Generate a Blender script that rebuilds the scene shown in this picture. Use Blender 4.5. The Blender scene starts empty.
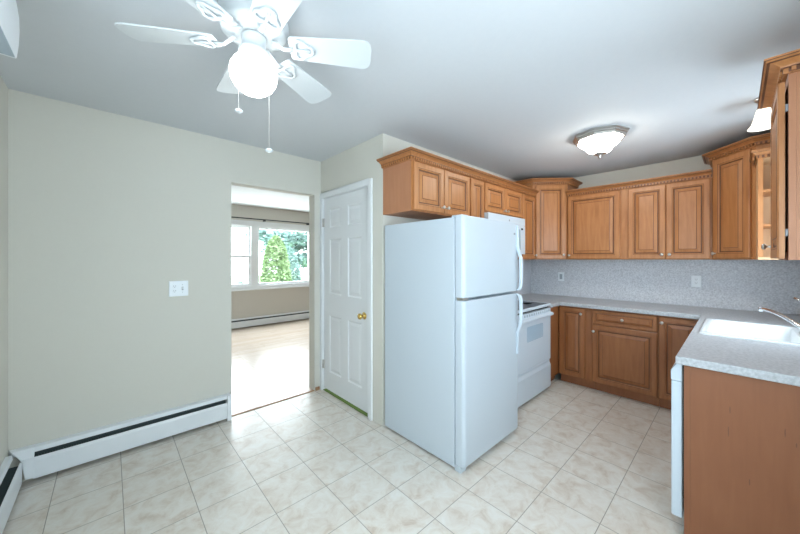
import bpy, bmesh, math, random
from mathutils import Matrix, Vector
R = math.radians
random.seed(7)
SC = bpy.context.scene
COL = SC.collection

# ------------------------------------------------------------------ camera, sky, daylight, exposure
YAW = 0.823044
EYE = 1.394
cam_d = bpy.data.cameras.new('camera')
cam_d.sensor_fit = 'HORIZONTAL'; cam_d.sensor_width = 36.0
cam_d.lens = 312.27 / 800 * 36.0
cam_d.shift_y = -7.9 / 800
cam_d.clip_start = 0.02
cam = bpy.data.objects.new('camera', cam_d); COL.objects.link(cam)
cam.location = (0, 0, EYE); cam.rotation_euler = (R(90), 0, YAW - R(90))
SC.camera = cam

world = bpy.data.worlds.new('sky'); SC.world = world; world.use_nodes = True
bg = world.node_tree.nodes['Background']
bg.inputs['Color'].default_value = (0.78, 0.91, 1.0, 1); bg.inputs['Strength'].default_value = 4.2

def area(name, loc, rot, sx, sy, power, col):
    l = bpy.data.lights.new(name, 'AREA'); l.shape = 'RECTANGLE'; l.size = sx; l.size_y = sy
    l.energy = power; l.color = col
    o = bpy.data.objects.new(name, l); COL.objects.link(o); o.location = loc; o.rotation_euler = rot
    return o
DAY = (0.60, 0.82, 1.0)
area('added_rear_daylight', (0.85, -0.50, 1.45), (R(90), 0, 0), 1.1, 1.0, 9.5, DAY)             # fill light through an unseen window added behind the camera
area('added_side_daylight', (-0.52, 0.45, 1.45), (R(90), 0, R(-90)), 1.1, 1.0, 3.5, DAY)        # even fill from the side, through an added, unseen window beside the camera
area('daylight_sink_window', (3.0, -0.48, 1.55), (R(90), 0, 0), 0.7, 0.8, 5.0, DAY)             # through the window over the sink
area('daylight_living_room', (2.45, 6.98, 1.45), (R(-90), 0, 0), 2.6, 1.2, 66, (0.86, 0.94, 1.0))  # through the living room window

SC.view_settings.view_transform = 'Standard'; SC.view_settings.look = 'None'
SC.view_settings.gamma = 1.0; SC.view_settings.use_curve_mapping = False
SC.view_settings.exposure = 0.95

# ------------------------------------------------------------------ materials
def mat(name, col, rough=0.5, metal=0.0, spec=0.5, emit=None, es=0.0):
    m = bpy.data.materials.new(name); m.use_nodes = True
    b = m.node_tree.nodes['Principled BSDF']
    b.inputs['Base Color'].default_value = (*col, 1)
    b.inputs['Roughness'].default_value = rough; b.inputs['Metallic'].default_value = metal
    b.inputs['Specular IOR Level'].default_value = spec
    if emit:
        b.inputs['Emission Color'].default_value = (*emit, 1); b.inputs['Emission Strength'].default_value = es
    return m
def nt(m): return m.node_tree.nodes, m.node_tree.links, m.node_tree.nodes['Principled BSDF']
def ramp(n, stops):
    r = n.new('ShaderNodeValToRGB'); e = r.color_ramp.elements
    while len(e) < len(stops): e.new(0.5)
    for i, (p, c) in enumerate(stops): e[i].position = p; e[i].color = (*c, 1)
    return r
def noisy(name, scale, stops, rough=0.5, detail=4, stretch=(1, 1, 1), spec=0.5, bump=0.0, metal=0.0):
    m = mat(name, stops[0][1], rough, metal, spec); n, l, b = nt(m)
    tc = n.new('ShaderNodeTexCoord'); mp = n.new('ShaderNodeMapping'); mp.inputs['Scale'].default_value = stretch
    ns = n.new('ShaderNodeTexNoise'); ns.inputs['Scale'].default_value = scale; ns.inputs['Detail'].default_value = detail
    r = ramp(n, stops)
    l.new(tc.outputs['Object'], mp.inputs['Vector']); l.new(mp.outputs['Vector'], ns.inputs['Vector'])
    l.new(ns.outputs['Fac'], r.inputs['Fac']); l.new(r.outputs['Color'], b.inputs['Base Color'])
    if bump:
        bp = n.new('ShaderNodeBump'); bp.inputs['Strength'].default_value = bump; bp.inputs['Distance'].default_value = 0.002
        l.new(ns.outputs['Fac'], bp.inputs['Height']); l.new(bp.outputs['Normal'], b.inputs['Normal'])
    return m
def math_node(n, l, op, a, bval):
    x = n.new('ShaderNodeMath'); x.operation = op
    for i, v in enumerate((a, bval)):
        if v is None: continue
        if isinstance(v, (int, float)): x.inputs[i].default_value = v
        else: l.new(v, x.inputs[i])
    return x.outputs[0]

def tile_material():
    m = mat('ceramic_tile', (0.6, 0.55, 0.47), 0.3); n, l, b = nt(m)
    S = 0.30604; ox, oy = 0.6659, 2.938
    g = n.new('ShaderNodeNewGeometry'); sp = n.new('ShaderNodeSeparateXYZ'); l.new(g.outputs['Position'], sp.inputs[0])
    ed = []; ids = []
    for o_, off in (('X', ox), ('Y', oy)):
        v = math_node(n, l, 'DIVIDE', math_node(n, l, 'SUBTRACT', sp.outputs[o_], off), S)
        fl = math_node(n, l, 'FLOOR', v, None); ids.append(fl)
        fr = math_node(n, l, 'SUBTRACT', v, fl)
        ed.append(math_node(n, l, 'MINIMUM', fr, math_node(n, l, 'SUBTRACT', 1.0, fr)))
    e = math_node(n, l, 'MINIMUM', ed[0], ed[1])
    mr = n.new('ShaderNodeMapRange'); mr.inputs['From Min'].default_value = 0.0040; mr.inputs['From Max'].default_value = 0.0090
    l.new(e, mr.inputs['Value'])
    cmb = n.new('ShaderNodeCombineXYZ'); l.new(ids[0], cmb.inputs[0]); l.new(ids[1], cmb.inputs[1])
    wn = n.new('ShaderNodeTexWhiteNoise'); l.new(cmb.outputs[0], wn.inputs['Vector'])
    off = n.new('ShaderNodeVectorMath'); off.operation = 'MULTIPLY_ADD'
    l.new(wn.outputs['Color'], off.inputs[0]); off.inputs[1].default_value = (9, 9, 9); l.new(g.outputs['Position'], off.inputs[2])
    n1 = n.new('ShaderNodeTexNoise'); n1.inputs['Scale'].default_value = 11.0; n1.inputs['Detail'].default_value = 8; n1.inputs['Roughness'].default_value = 0.66
    n1.inputs['Distortion'].default_value = 0.6
    l.new(off.outputs[0], n1.inputs['Vector'])
    r1 = ramp(n, [(0.30, (0.56, 0.46, 0.37)), (0.44, (0.66, 0.59, 0.51)), (0.55, (0.71, 0.66, 0.59)), (0.70, (0.75, 0.72, 0.67))])
    l.new(n1.outputs['Fac'], r1.inputs['Fac'])
    mx = n.new('ShaderNodeMix'); mx.data_type = 'RGBA'
    mx.inputs[6].default_value = (0.36, 0.32, 0.27, 1)
    l.new(mr.outputs[0], mx.inputs[0]); l.new(r1.outputs['Color'], mx.inputs[7]); l.new(mx.outputs[2], b.inputs['Base Color'])
    rr = n.new('ShaderNodeMapRange'); rr.inputs['To Min'].default_value = 0.8; rr.inputs['To Max'].default_value = 0.30
    l.new(mr.outputs[0], rr.inputs['Value']); l.new(rr.outputs[0], b.inputs['Roughness'])
    bp = n.new('ShaderNodeBump'); bp.inputs['Strength'].default_value = 0.5; bp.inputs['Distance'].default_value = 0.002
    l.new(mr.outputs[0], bp.inputs['Height']); l.new(bp.outputs['Normal'], b.inputs['Normal'])
    return m
def plank_material():
    m = mat('oak_planks', (0.5, 0.3, 0.15), 0.26); n, l, b = nt(m)
    tc = n.new('ShaderNodeNewGeometry')
    br = n.new('ShaderNodeTexBrick'); br.inputs['Scale'].default_value = 1.0
    br.inputs['Brick Width'].default_value = 0.9; br.inputs['Row Height'].default_value = 0.07; br.inputs['Mortar Size'].default_value = 0.0012
    br.inputs['Color1'].default_value = (0.74, 0.63, 0.53, 1); br.inputs['Color2'].default_value = (0.68, 0.56, 0.45, 1)
    br.inputs['Mortar'].default_value = (0.25, 0.13, 0.06, 1)
    l.new(tc.outputs['Position'], br.inputs['Vector'])
    ns = n.new('ShaderNodeTexNoise'); ns.inputs['Scale'].default_value = 5; ns.inputs['Detail'].default_value = 5
    mp = n.new('ShaderNodeMapping'); mp.inputs['Scale'].default_value = (1, 14, 1)
    l.new(tc.outputs['Position'], mp.inputs[0]); l.new(mp.outputs[0], ns.inputs['Vector'])
    mx = n.new('ShaderNodeMix'); mx.data_type = 'RGBA'; mx.blend_type = 'MULTIPLY'; mx.inputs[0].default_value = 0.35
    r = ramp(n, [(0.3, (0.6, 0.55, 0.5)), (0.7, (1, 1, 1))]); l.new(ns.outputs['Fac'], r.inputs['Fac'])
    l.new(br.outputs['Color'], mx.inputs[6]); l.new(r.outputs['Color'], mx.inputs[7]); l.new(mx.outputs[2], b.inputs['Base Color'])
    return m
def wood(name, c0, c1, c2, rough=0.38):
    m = mat(name, c1, rough); n, l, b = nt(m)
    tc = n.new('ShaderNodeTexCoord'); mp = n.new('ShaderNodeMapping'); mp.inputs['Scale'].default_value = (9, 9, 0.9)
    ns = n.new('ShaderNodeTexNoise'); ns.inputs['Scale'].default_value = 4.0; ns.inputs['Detail'].default_value = 7; ns.inputs['Distortion'].default_value = 0.5
    l.new(tc.outputs['Object'], mp.inputs[0]); l.new(mp.outputs[0], ns.inputs['Vector'])
    n2 = n.new('ShaderNodeTexNoise'); n2.inputs['Scale'].default_value = 3.0; n2.inputs['Detail'].default_value = 3
    l.new(tc.outputs['Object'], n2.inputs['Vector'])
    ad = math_node(n, l, 'MULTIPLY_ADD', ns.outputs['Fac'], 0.6); l.new(math_node(n, l, 'MULTIPLY', n2.outputs['Fac'], 0.4), ad.node.inputs[2])
    r = ramp(n, [(0.32, c0), (0.5, c1), (0.68, c2)]); l.new(ad, r.inputs['Fac']); l.new(r.outputs['Color'], b.inputs['Base Color'])
    return m
def glass_material(name='window_glass'):
    m = bpy.data.materials.new(name); m.use_nodes = True; n = m.node_tree.nodes; l = m.node_tree.links
    n.clear(); out = n.new('ShaderNodeOutputMaterial'); t = n.new('ShaderNodeBsdfTransparent'); g = n.new('ShaderNodeBsdfGlossy')
    g.inputs['Roughness'].default_value = 0.02; mx = n.new('ShaderNodeMixShader'); mx.inputs[0].default_value = 0.05
    l.new(t.outputs[0], mx.inputs[1]); l.new(g.outputs[0], mx.inputs[2]); l.new(mx.outputs[0], out.inputs[0])
    return m

M = dict(
    paint=noisy('cream_wall_paint', 60, [(0.3, (0.665, 0.645, 0.575)), (0.7, (0.672, 0.652, 0.582))], 0.75, spec=0.25),
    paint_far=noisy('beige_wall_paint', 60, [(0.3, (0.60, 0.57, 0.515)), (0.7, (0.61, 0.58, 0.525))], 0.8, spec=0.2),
    ceil=noisy('ceiling_paint', 40, [(0.3, (0.65, 0.67, 0.69)), (0.7, (0.66, 0.68, 0.70))], 0.8, spec=0.2),
    trim=mat('white_trim_paint', (0.80, 0.82, 0.83), 0.35),
    door=mat('white_door_paint', (0.78, 0.80, 0.81), 0.38),
    tile=tile_material(), plank=plank_material(),
    wood=wood('glazed_maple', (0.37, 0.142, 0.046), (0.465, 0.192, 0.066), (0.54, 0.242, 0.090)),
    side=wood('maple_side_veneer', (0.43, 0.185, 0.09), (0.46, 0.20, 0.10), (0.49, 0.22, 0.11), 0.45),
    base=wood('glazed_maple_shaded', (0.23, 0.080, 0.025), (0.29, 0.107, 0.035), (0.34, 0.134, 0.046)),  # same maple as the wall cabinets, the dimmer light below put into its colour
    toe=wood('toe_kick_veneer', (0.26, 0.095, 0.035), (0.30, 0.11, 0.042), (0.34, 0.13, 0.05), 0.5),
    panel=wood('end_panel_veneer', (0.235, 0.088, 0.038), (0.26, 0.099, 0.043), (0.28, 0.11, 0.049), 0.5),
    inner=wood('maple_interior', (0.62, 0.38, 0.20), (0.68, 0.43, 0.235), (0.72, 0.47, 0.27), 0.45),
    glaze=mat('dark_glaze', (0.15, 0.055, 0.022), 0.45),
    laminate=noisy('speckled_laminate', 85, [(0.30, (0.36, 0.375, 0.39)), (0.47, (0.45, 0.465, 0.485)), (0.55, (0.485, 0.50, 0.52)), (0.70, (0.56, 0.575, 0.595))], 0.33, 6),
    splash=noisy('speckled_backsplash', 80, [(0.30, (0.50, 0.51, 0.54)), (0.48, (0.63, 0.65, 0.69)), (0.56, (0.68, 0.70, 0.74)), (0.70, (0.78, 0.80, 0.83))], 0.42, 6),
    appliance=mat('white_enamel', (0.62, 0.70, 0.77), 0.28),
    fridge=noisy('white_fridge_skin', 260, [(0.3, (0.54, 0.60, 0.65)), (0.7, (0.56, 0.62, 0.67))], 0.34, bump=0.05),
    gasket=mat('grey_gasket', (0.38, 0.44, 0.48), 0.6),
    black=mat('black_ceramic_glass', (0.012, 0.012, 0.014), 0.12),
    dark=mat('dark_gap', (0.02, 0.022, 0.022), 0.7),
    slot=mat('dark_fins_slot_shade', (0.05, 0.07, 0.07), 0.6),
    ovenglass=mat('pale_oven_glass', (0.42, 0.55, 0.66), 0.12),
    greymark=mat('grey_print', (0.30, 0.32, 0.34), 0.5),
    chrome=mat('chrome', (0.80, 0.84, 0.87), 0.10, 1.0),
    nickel=mat('brushed_nickel', (0.62, 0.60, 0.57), 0.30, 1.0),
    brass=mat('polished_brass', (0.78, 0.55, 0.18), 0.16, 1.0),
    heater=mat('heater_enamel', (0.80, 0.83, 0.85), 0.35),
    plastic=mat('white_plastic', (0.86, 0.90, 0.93), 0.32),
    acgrey=mat('ac_underside', (0.42, 0.50, 0.56), 0.5),
    sink=mat('white_sink_enamel', (0.86, 0.90, 0.92), 0.12),
    fan=mat('white_fan_enamel', (0.60, 0.63, 0.64), 0.3),
    globe=mat('lit_globe', (0.95, 0.95, 0.93), 0.3, emit=(0.93, 0.98, 1.0), es=7.0),
    dome=mat('lit_dome', (0.95, 0.93, 0.88), 0.3, emit=(1.0, 0.95, 0.86), es=17.0),
    shade=mat('lit_frosted_shade', (0.95, 0.92, 0.86), 0.3, emit=(1.0, 0.88, 0.72), es=0.6),
    green=noisy('green_carpet', 300, [(0.35, (0.10, 0.16, 0.03)), (0.65, (0.17, 0.25, 0.06))], 0.95, bump=0.4),
    rod=mat('black_rod', (0.02, 0.02, 0.02), 0.4, 0.6),
    rawwood=noisy('raw_wood', 60, [(0.3, (0.30, 0.16, 0.08)), (0.7, (0.45, 0.27, 0.15))], 0.8),
    glass=glass_material(),
    siding=noisy('white_siding', 5, [(0.3, (0.22, 0.23, 0.24)), (0.7, (0.25, 0.26, 0.27))], 0.7),
    leaf_a=noisy('arborvitae_leaf', 3, [(0.3, (0.24, 0.36, 0.16)), (0.7, (0.36, 0.48, 0.25))], 0.7),
    leaf_b=noisy('pale_leaf', 1.2, [(0.3, (0.24, 0.38, 0.34)), (0.7, (0.36, 0.50, 0.46))], 0.7),
    bark=mat('bark', (0.22, 0.21, 0.18), 0.9),
    lawn=noisy('lawn', 8, [(0.3, (0.20, 0.30, 0.12)), (0.7, (0.32, 0.42, 0.20))], 0.9),
)

# ------------------------------------------------------------------ mesh helpers
class MB:
    def __init__(s): s.v = []; s.f = []; s.mi = []; s.sm = []
    def add(s, verts, faces, mi=0, smooth=False, m=None):
        o = len(s.v)
        s.v += [tuple(m @ Vector(p)) if m else tuple(p) for p in verts]
        for i, f in enumerate(faces):
            s.f.append([o + k for k in f]); s.mi.append(mi[i] if isinstance(mi, list) else mi); s.sm.append(smooth)
        return s
    def box(s, x0, x1, y0, y1, z0, z1, mi=0, m=None):
        v = [(x, y, z) for z in (z0, z1) for y in (y0, y1) for x in (x0, x1)]
        return s.add(v, [(0, 2, 3, 1), (4, 5, 7, 6), (0, 1, 5, 4), (2, 6, 7, 3), (0, 4, 6, 2), (1, 3, 7, 5)], mi, False, m)
    def prism(s, poly, z0, z1, mi=0, m=None):
        n = len(poly); v = [(x, y, z0) for x, y in poly] + [(x, y, z1) for x, y in poly]
        f = [list(range(n))[::-1], list(range(n, 2 * n))] + [(i, (i + 1) % n, n + (i + 1) % n, n + i) for i in range(n)]
        return s.add(v, f, mi, False, m)
    def loops(s, loops, mi=0, cap0=True, cap1=True, smooth=False, m=None):
        n = len(loops[0]); v = [p for lp in loops for p in lp]; f = []; mm = []
        for k in range(len(loops) - 1):
            for i in range(n):
                j = (i + 1) % n
                f.append((k * n + i, k * n + j, (k + 1) * n + j, (k + 1) * n + i)); mm.append(mi[k] if isinstance(mi, list) else mi)
        if cap0: f.append(list(range(n))[::-1]); mm.append(mi[0] if isinstance(mi, list) else mi)
        if cap1: f.append([(len(loops) - 1) * n + i for i in range(n)]); mm.append(mi[-1] if isinstance(mi, list) else mi)
        return s.add(v, f, mm, smooth, m)
    def lathe(s, prof, n=24, mi=0, m=None, smooth=True):
        lp = [[(r * math.cos(2 * math.pi * i / n), r * math.sin(2 * math.pi * i / n), z) for i in range(n)] for r, z in prof]
        return s.loops(lp, mi, prof[0][0] > 1e-6, prof[-1][0] > 1e-6, smooth, m)
    def tube(s, pts, r, n=8, mi=0, m=None, closed=False, flat=1.0):
        P = [Vector(p) for p in pts]; L = []; up = None
        for i, p in enumerate(P):
            if closed: t = (P[(i + 1) % len(P)] - P[i - 1]).normalized()
            else: t = ((P[min(i + 1, len(P) - 1)] - P[max(i - 1, 0)])).normalized()
            if up is None:
                up = Vector((0, 0, 1)) if abs(t.z) < 0.9 else Vector((1, 0, 0))
            a = t.cross(up).normalized(); b = a.cross(t).normalized(); up = b
            rr = r[i] if isinstance(r, (list, tuple)) else r
            L.append([tuple(p + a * rr * math.cos(2 * math.pi * k / n) + b * rr * flat * math.sin(2 * math.pi * k / n)) for k in range(n)])
        if closed: L.append(L[0])
        return s.loops(L, mi, not closed, not closed, True, m)
    def sweep(s, prof, path, mi=0, m=None, closed_prof=True):
        """profile (out, up) swept along a flat path; out is the right-hand side of the direction of travel"""
        P = [Vector((x, y)) for x, y in path]; L = []
        for i, p in enumerate(P):
            d0 = (p - P[i - 1]).normalized() if i else None
            d1 = (P[i + 1] - p).normalized() if i < len(P) - 1 else None
            d0 = d0 or d1; d1 = d1 or d0
            n0 = Vector((d0.y, -d0.x)); n1 = Vector((d1.y, -d1.x))
            nn = (n0 + n1).normalized(); k = 1 / max(0.3, nn.dot(n0))
            L.append([(p.x + nn.x * k * o, p.y + nn.y * k * o, u) for o, u in prof])
        return s.loops(L, mi, True, True, False, m)
    def slab(s, xs, ys, inc, z0, z1, mi=0):
        nx, ny = len(xs), len(ys); idx = {}
        v = []; f = []
        def vid(i, j, k):
            if (i, j, k) not in idx: idx[(i, j, k)] = len(v); v.append((xs[i], ys[j], (z0, z1)[k]))
            return idx[(i, j, k)]
        def on(i, j): return 0 <= i < nx - 1 and 0 <= j < ny - 1 and inc((xs[i] + xs[i + 1]) / 2, (ys[j] + ys[j + 1]) / 2)
        for i in range(nx - 1):
            for j in range(ny - 1):
                if not on(i, j): continue
                f.append([vid(i, j, 1), vid(i + 1, j, 1), vid(i + 1, j + 1, 1), vid(i, j + 1, 1)])
                f.append([vid(i, j + 1, 0), vid(i + 1, j + 1, 0), vid(i + 1, j, 0), vid(i, j, 0)])
                for (a, b_), (di, dj) in ((((i, j), (i + 1, j)), (0, -1)), (((i + 1, j), (i + 1, j + 1)), (1, 0)),
                                          (((i + 1, j + 1), (i, j + 1)), (0, 1)), (((i, j + 1), (i, j)), (-1, 0))):
                    if not on(i + di, j + dj): f.append([vid(*a, 0), vid(*b_, 0), vid(*b_, 1), vid(*a, 1)])
        return s.add(v, f, mi)

def obj(name, mb, mats, parent=None, loc=None, rot=None, bevel=0.0, seg=2, fix=True):
    me = bpy.data.meshes.new(name); me.from_pydata(mb.v, [], mb.f)
    mats = mats if isinstance(mats, (list, tuple)) else [mats]
    for x in mats: me.materials.append(M[x] if isinstance(x, str) else x)
    me.polygons.foreach_set('material_index', mb.mi); me.polygons.foreach_set('use_smooth', mb.sm)
    if fix:
        b = bmesh.new(); b.from_mesh(me); bmesh.ops.remove_doubles(b, verts=b.verts, dist=1e-6)
        bmesh.ops.recalc_face_normals(b, faces=b.faces); b.to_mesh(me); b.free()
    me.update()
    o = bpy.data.objects.new(name, me); COL.objects.link(o)
    if parent: o.parent = parent
    if loc: o.location = loc
    if rot: o.rotation_euler = rot
    if bevel:
        md = o.modifiers.new('edge', 'BEVEL'); md.width = bevel; md.segments = seg; md.limit_method = 'ANGLE'; md.angle_limit = R(40)
        md.harden_normals = False
    return o
def tag(o, label, cat, group=None):
    o['label'] = label; o['category'] = cat
    if group: o['group'] = group
    return o
def thing(name, label, cat, loc=(0, 0, 0), rz=0.0, group=None):
    o = bpy.data.objects.new(name, None); COL.objects.link(o); o.empty_display_size = 0.1
    o.location = loc; o.rotation_euler = (0, 0, rz)
    return tag(o, label, cat, group)
def struct(name, mb, mats, parent=None, bevel=0.0, **k):
    o = obj(name, mb, mats, parent, bevel=bevel, **k)
    if not parent: o['kind'] = 'structure'
    return o
def bx(*a, mi=0, m=None): return MB().box(*a, mi=mi, m=m)

# ------------------------------------------------------------------ room shell
H = 2.44
XL, YA, XB, YR, XK, YS = -0.46, 3.04, 1.66, 2.00, 4.38, -0.44
DX0, DX1, DZ = 0.785, 1.585, 2.075            # doorway to the living room
YF = 6.80; HF = 2.485                          # living room far wall
T = 0.12
struct('floor_kitchen', MB().slab([XL - T, XB, XK + T], [YS - T, YR, YA + 0.005], lambda x, y: not (x > XB and y > YR), -0.06, 0.0), 'tile')
struct('floor_living', bx(-0.6, 5.2, YA + 0.012, YF + T, -0.06, 0.002), 'plank')
struct('trim_threshold', bx(DX0, DX1, YA - 0.004, YA + 0.016, -0.02, 0.0045), 'rawwood')
struct('floor_closet', bx(XB + 0.001, XK, YR + T, YA, -0.06, -0.001), 'tile')
struct('ceiling_kitchen', MB().slab([XL - T, XB, XK + T], [YS - T, YR, YA], lambda x, y: not (x > XB + 0.001 and y > YR + 0.001), H, H + 0.1), 'ceil')
struct('ceiling_living', bx(-0.6, 5.2, YA + T, YF + T, HF, HF + 0.1), 'ceil')
w = MB()
w.slab([XL - T, DX0, DX1, XB + 0.12], [0, DZ, H + 0.1], lambda x, z: not (DX0 < x < DX1 and z < DZ), 0, T)
wall_door = struct('wall_doorway', MB().add([(x, YA + t, z) for x, z, t in w.v], w.f), ['paint'])
# left wall with an unseen window opening, added for light, beside the camera
w = MB().slab([YS - T, -0.15, 1.05, YA], [0, 0.9, 2.0, H], lambda y, z: not (-0.15 < y < 1.05 and 0.9 < z < 2.0), 0, T)
struct('wall_left', MB().add([(XL - t, y, z) for y, z, t in w.v], w.f), 'paint')
# pantry wall with the door opening
PY0, PY1, PZ = 2.18, 3.005, 2.045
w = MB().slab([YR + 0.0005, PY0, PY1, YA], [0, PZ, H], lambda y, z: not (PY0 < y < PY1 and z < PZ), 0, T)
struct('wall_pantry', MB().add([(XB + t, y, z) for y, z, t in w.v], w.f), 'paint')
struct('wall_range', bx(XB + 0.0005, XK + T, YR, YR + T, 0, H), 'paint')
struct('wall_back', bx(XK, XK + T, YS, YR, 0, H), 'paint')
w = MB().slab([XL - T, 0.3, 1.4, 2.62, 3.38, XK + T], [0, 0.95, 1.15, 1.95, 1.96, H],
              lambda x, z: not ((0.3 < x < 1.4 and 0.95 < z < 1.96) or (2.62 < x < 3.38 and 1.15 < z < 1.95)), 0, T)  # the opening behind the camera is added to let light in
struct('wall_sink', MB().add([(x, YS - t, z) for x, z, t in w.v], w.f), 'paint')
# living room walls
WX0, WX1, WZ0, WZ1 = 1.05, 3.50, 0.80, 2.12
w = MB().slab([-0.6, WX0, WX1, 5.2], [0, WZ0, WZ1, HF + 0.1], lambda x, z: not (WX0 < x < WX1 and WZ0 < z < WZ1), 0, T)
struct('wall_far', MB().add([(x, YF + t, z) for x, z, t in w.v], w.f), 'paint_far')
struct('wall_far_left', bx(-0.72, -0.6, YA + T, YF + T, 0, HF), 'paint_far')
struct('wall_far_right', bx(5.2, 5.32, YA, YF + T, 0, HF), 'paint_far')
struct('wall_far_near', bx(XB + 0.121, 5.2, YA + 0.02, YA + T, 0, HF), 'paint_far')

# windows out of the frame, two added for light: plain white frames in openings
def frame_window(name, a0, a1, z0, z1, place, mid=None):
    f = MB(); t = 0.05
    f.box(a0, a1, 0.03, 0.09, z0, z0 + t); f.box(a0, a1, 0.03, 0.09, z1 - t, z1)
    f.box(a0, a0 + t, 0.03, 0.09, z0 + t, z1 - t); f.box(a1 - t, a1, 0.03, 0.09, z0 + t, z1 - t)
    if mid: f.box(mid - 0.025, mid + 0.025, 0.03, 0.09, z0 + t, z1 - t)
    o = struct(name, MB().add([place(*p) for p in f.v], f.f), 'trim')
    return o
frame_window('window_2', 2.62, 3.38, 1.15, 1.95, lambda a, d, z: (a, YS - d, z), 3.0)
frame_window('added_window_3', -0.15, 1.05, 0.9, 2.0, lambda a, d, z: (XL - d, a, z), 0.45)  # made-up window beside the camera, there for its fill light
frame_window('added_window_4', 0.3, 1.4, 0.95, 1.96, lambda a, d, z: (a, YS - d, z), 0.85)  # unseen window added behind the camera for its light

# living room window: double hung sash and picture pane
def rect_frame(mb, x0, x1, z0, z1, t, y0, y1, tb=None):
    tb = tb or t
    mb.box(x0, x1, y0, y1, z1 - t, z1); mb.box(x0, x1, y0, y1, z0, z0 + tb)
    mb.box(x0, x0 + t, y0, y1, z0 + tb, z1 - t); mb.box(x1 - t, x1, y0, y1, z0 + tb, z1 - t)
f = MB()
rect_frame(f, WX0, WX1, WZ0, WZ1, 0.05, YF + 0.0, YF + 0.11)
f.box(2.125, 2.25, YF + 0.0, YF + 0.11, WZ0 + 0.05, WZ1 - 0.05)
win = struct('window_1', f, 'trim')
f = MB(); rect_frame(f, WX0 - 0.07, WX1 + 0.07, WZ0 - 0.02, WZ1 + 0.06, 0.065, YF - 0.02, YF - 0.001)
f.box(WX0 - 0.09, WX1 + 0.09, YF - 0.05, YF - 0.001, WZ0 - 0.045, WZ0 - 0.015)
struct('window_casing', f, 'trim', win, bevel=0.004)
f = MB(); rect_frame(f, 1.10, 2.125, 1.435, 2.07, 0.042, YF + 0.055, YF + 0.085); struct('upper_sash', f, 'trim', win)
f = MB(); rect_frame(f, 1.10, 2.125, 0.85, 1.465, 0.042, YF + 0.02, YF + 0.05); f.box(1.60, 1.66, YF + 0.012, YF + 0.02, 1.45, 1.47); struct('lower_sash', f, 'trim', win)
f = MB(); rect_frame(f, 2.25, 3.45, 0.85, 2.07, 0.04, YF + 0.03, YF + 0.07); struct('picture_sash', f, 'trim', win)
struct('upper_pane', bx(1.142, 2.083, YF + 0.068, YF + 0.072, 1.477, 2.028), 'glass', win)
struct('lower_pane', bx(1.142, 2.083, YF + 0.033, YF + 0.037, 0.892, 1.423), 'glass', win)
struct('picture_pane', bx(2.29, 3.41, YF + 0.048, YF + 0.052, 0.89, 2.03), 'glass', win)

# pantry door (white six panel) and its casing
def six_panel(y0, y1, z0, z1):
    """slab facing -X; local y across, panels moulded on the visible face; x grows into the closet"""
    mb = MB(); W_ = y1 - y0
    cols = [(2.317 - y0, 2.54 - y0), (2.657 - y0, 2.877 - y0)]
    rows = [(0.22, 0.81), (1.035, 1.60), (1.72, 1.91)]
    ys = sorted({0, W_, *[c for p in cols for c in p]}); zs = sorted({z0, z1, *[r for p in rows for r in p]})
    for i in range(len(ys) - 1):
        for j in range(len(zs) - 1):
            a, b_, c, d = ys[i], ys[i + 1], zs[j], zs[j + 1]
            if (a, b_) in cols and (c, d) in rows:
                def lp(t, x): return [(x, a + t, c + t), (x, b_ - t, c + t), (x, b_ - t, d - t), (x, a + t, d - t)]
                mb.loops([lp(0, 0), lp(0.010, 0.008), lp(0.018, 0.009), lp(0.045, 0.003)], 0, False, True)
            else:
                mb.add([(0, a, c), (0, b_, c), (0, b_, d), (0, a, d)], [(0, 1, 2, 3)])
    mb.add([(0.035, 0, z0), (0.035, W_, z0), (0.035, W_, z1), (0.035, 0, z1)], [(0, 1, 2, 3)])
    for p in (((0, 0), (W_, 0)), ): pass
    mb.add([(0, 0, z0), (0.035, 0, z0), (0.035, 0, z1), (0, 0, z1)], [(0, 1, 2, 3)])
    mb.add([(0, W_, z0), (0.035, W_, z0), (0.035, W_, z1), (0, W_, z1)], [(0, 1, 2, 3)])
    mb.add([(0, 0, z0), (0.035, 0, z0), (0.035, W_, z0), (0, W_, z0)], [(0, 1, 2, 3)])
    mb.add([(0, 0, z1), (0.035, 0, z1), (0.035, W_, z1), (0, W_, z1)], [(0, 1, 2, 3)])
    return mb
pd = struct('door_1', MB().add([(XB + 0.012 + x, 2.195 + y, z) for x, y, z in six_panel(2.195, 2.995, 0.028, 2.03).v], six_panel(2.195, 2.995, 0.028, 2.03).f), 'door')
kb = MB().lathe([(0.0, 0.0), (0.031, 0.0), (0.033, 0.004), (0.028, 0.008), (0.012, 0.011), (0.011, 0.030), (0.020, 0.036), (0.027, 0.046), (0.027, 0.056), (0.019, 0.064), (0.0, 0.066)], 24, m=Matrix.Translation((XB + 0.012, 2.272, 0.885)) @ Matrix.Rotation(R(-90), 4, 'Y'))
kb_o = struct('door_knob', kb, 'brass', pd); kb_o['label'] = 'polished brass door knob'
for z in (1.78, 0.28):
    hb = MB().tube([(XB - 0.004, 2.999, z - 0.045), (XB - 0.004, 2.999, z + 0.045)], 0.006, 10); hb.box(XB + 0.002, XB + 0.012, 2.975, 3.003, z - 0.045, z + 0.045)
    struct('hinge', hb, 'nickel', pd)
f = MB(); c0 = XB - 0.016
f.box(c0, XB, PY0 - 0.045, PY0 + 0.010, 0, PZ + 0.048); f.box(c0, XB, PY1 - 0.006, PY1 + 0.034, 0, PZ + 0.048)
f.box(c0, XB, PY0 + 0.010, PY1 - 0.006, PZ - 0.008, PZ + 0.048)
struct('trim_pantry_casing', f, 'trim', bevel=0.004)
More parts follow.
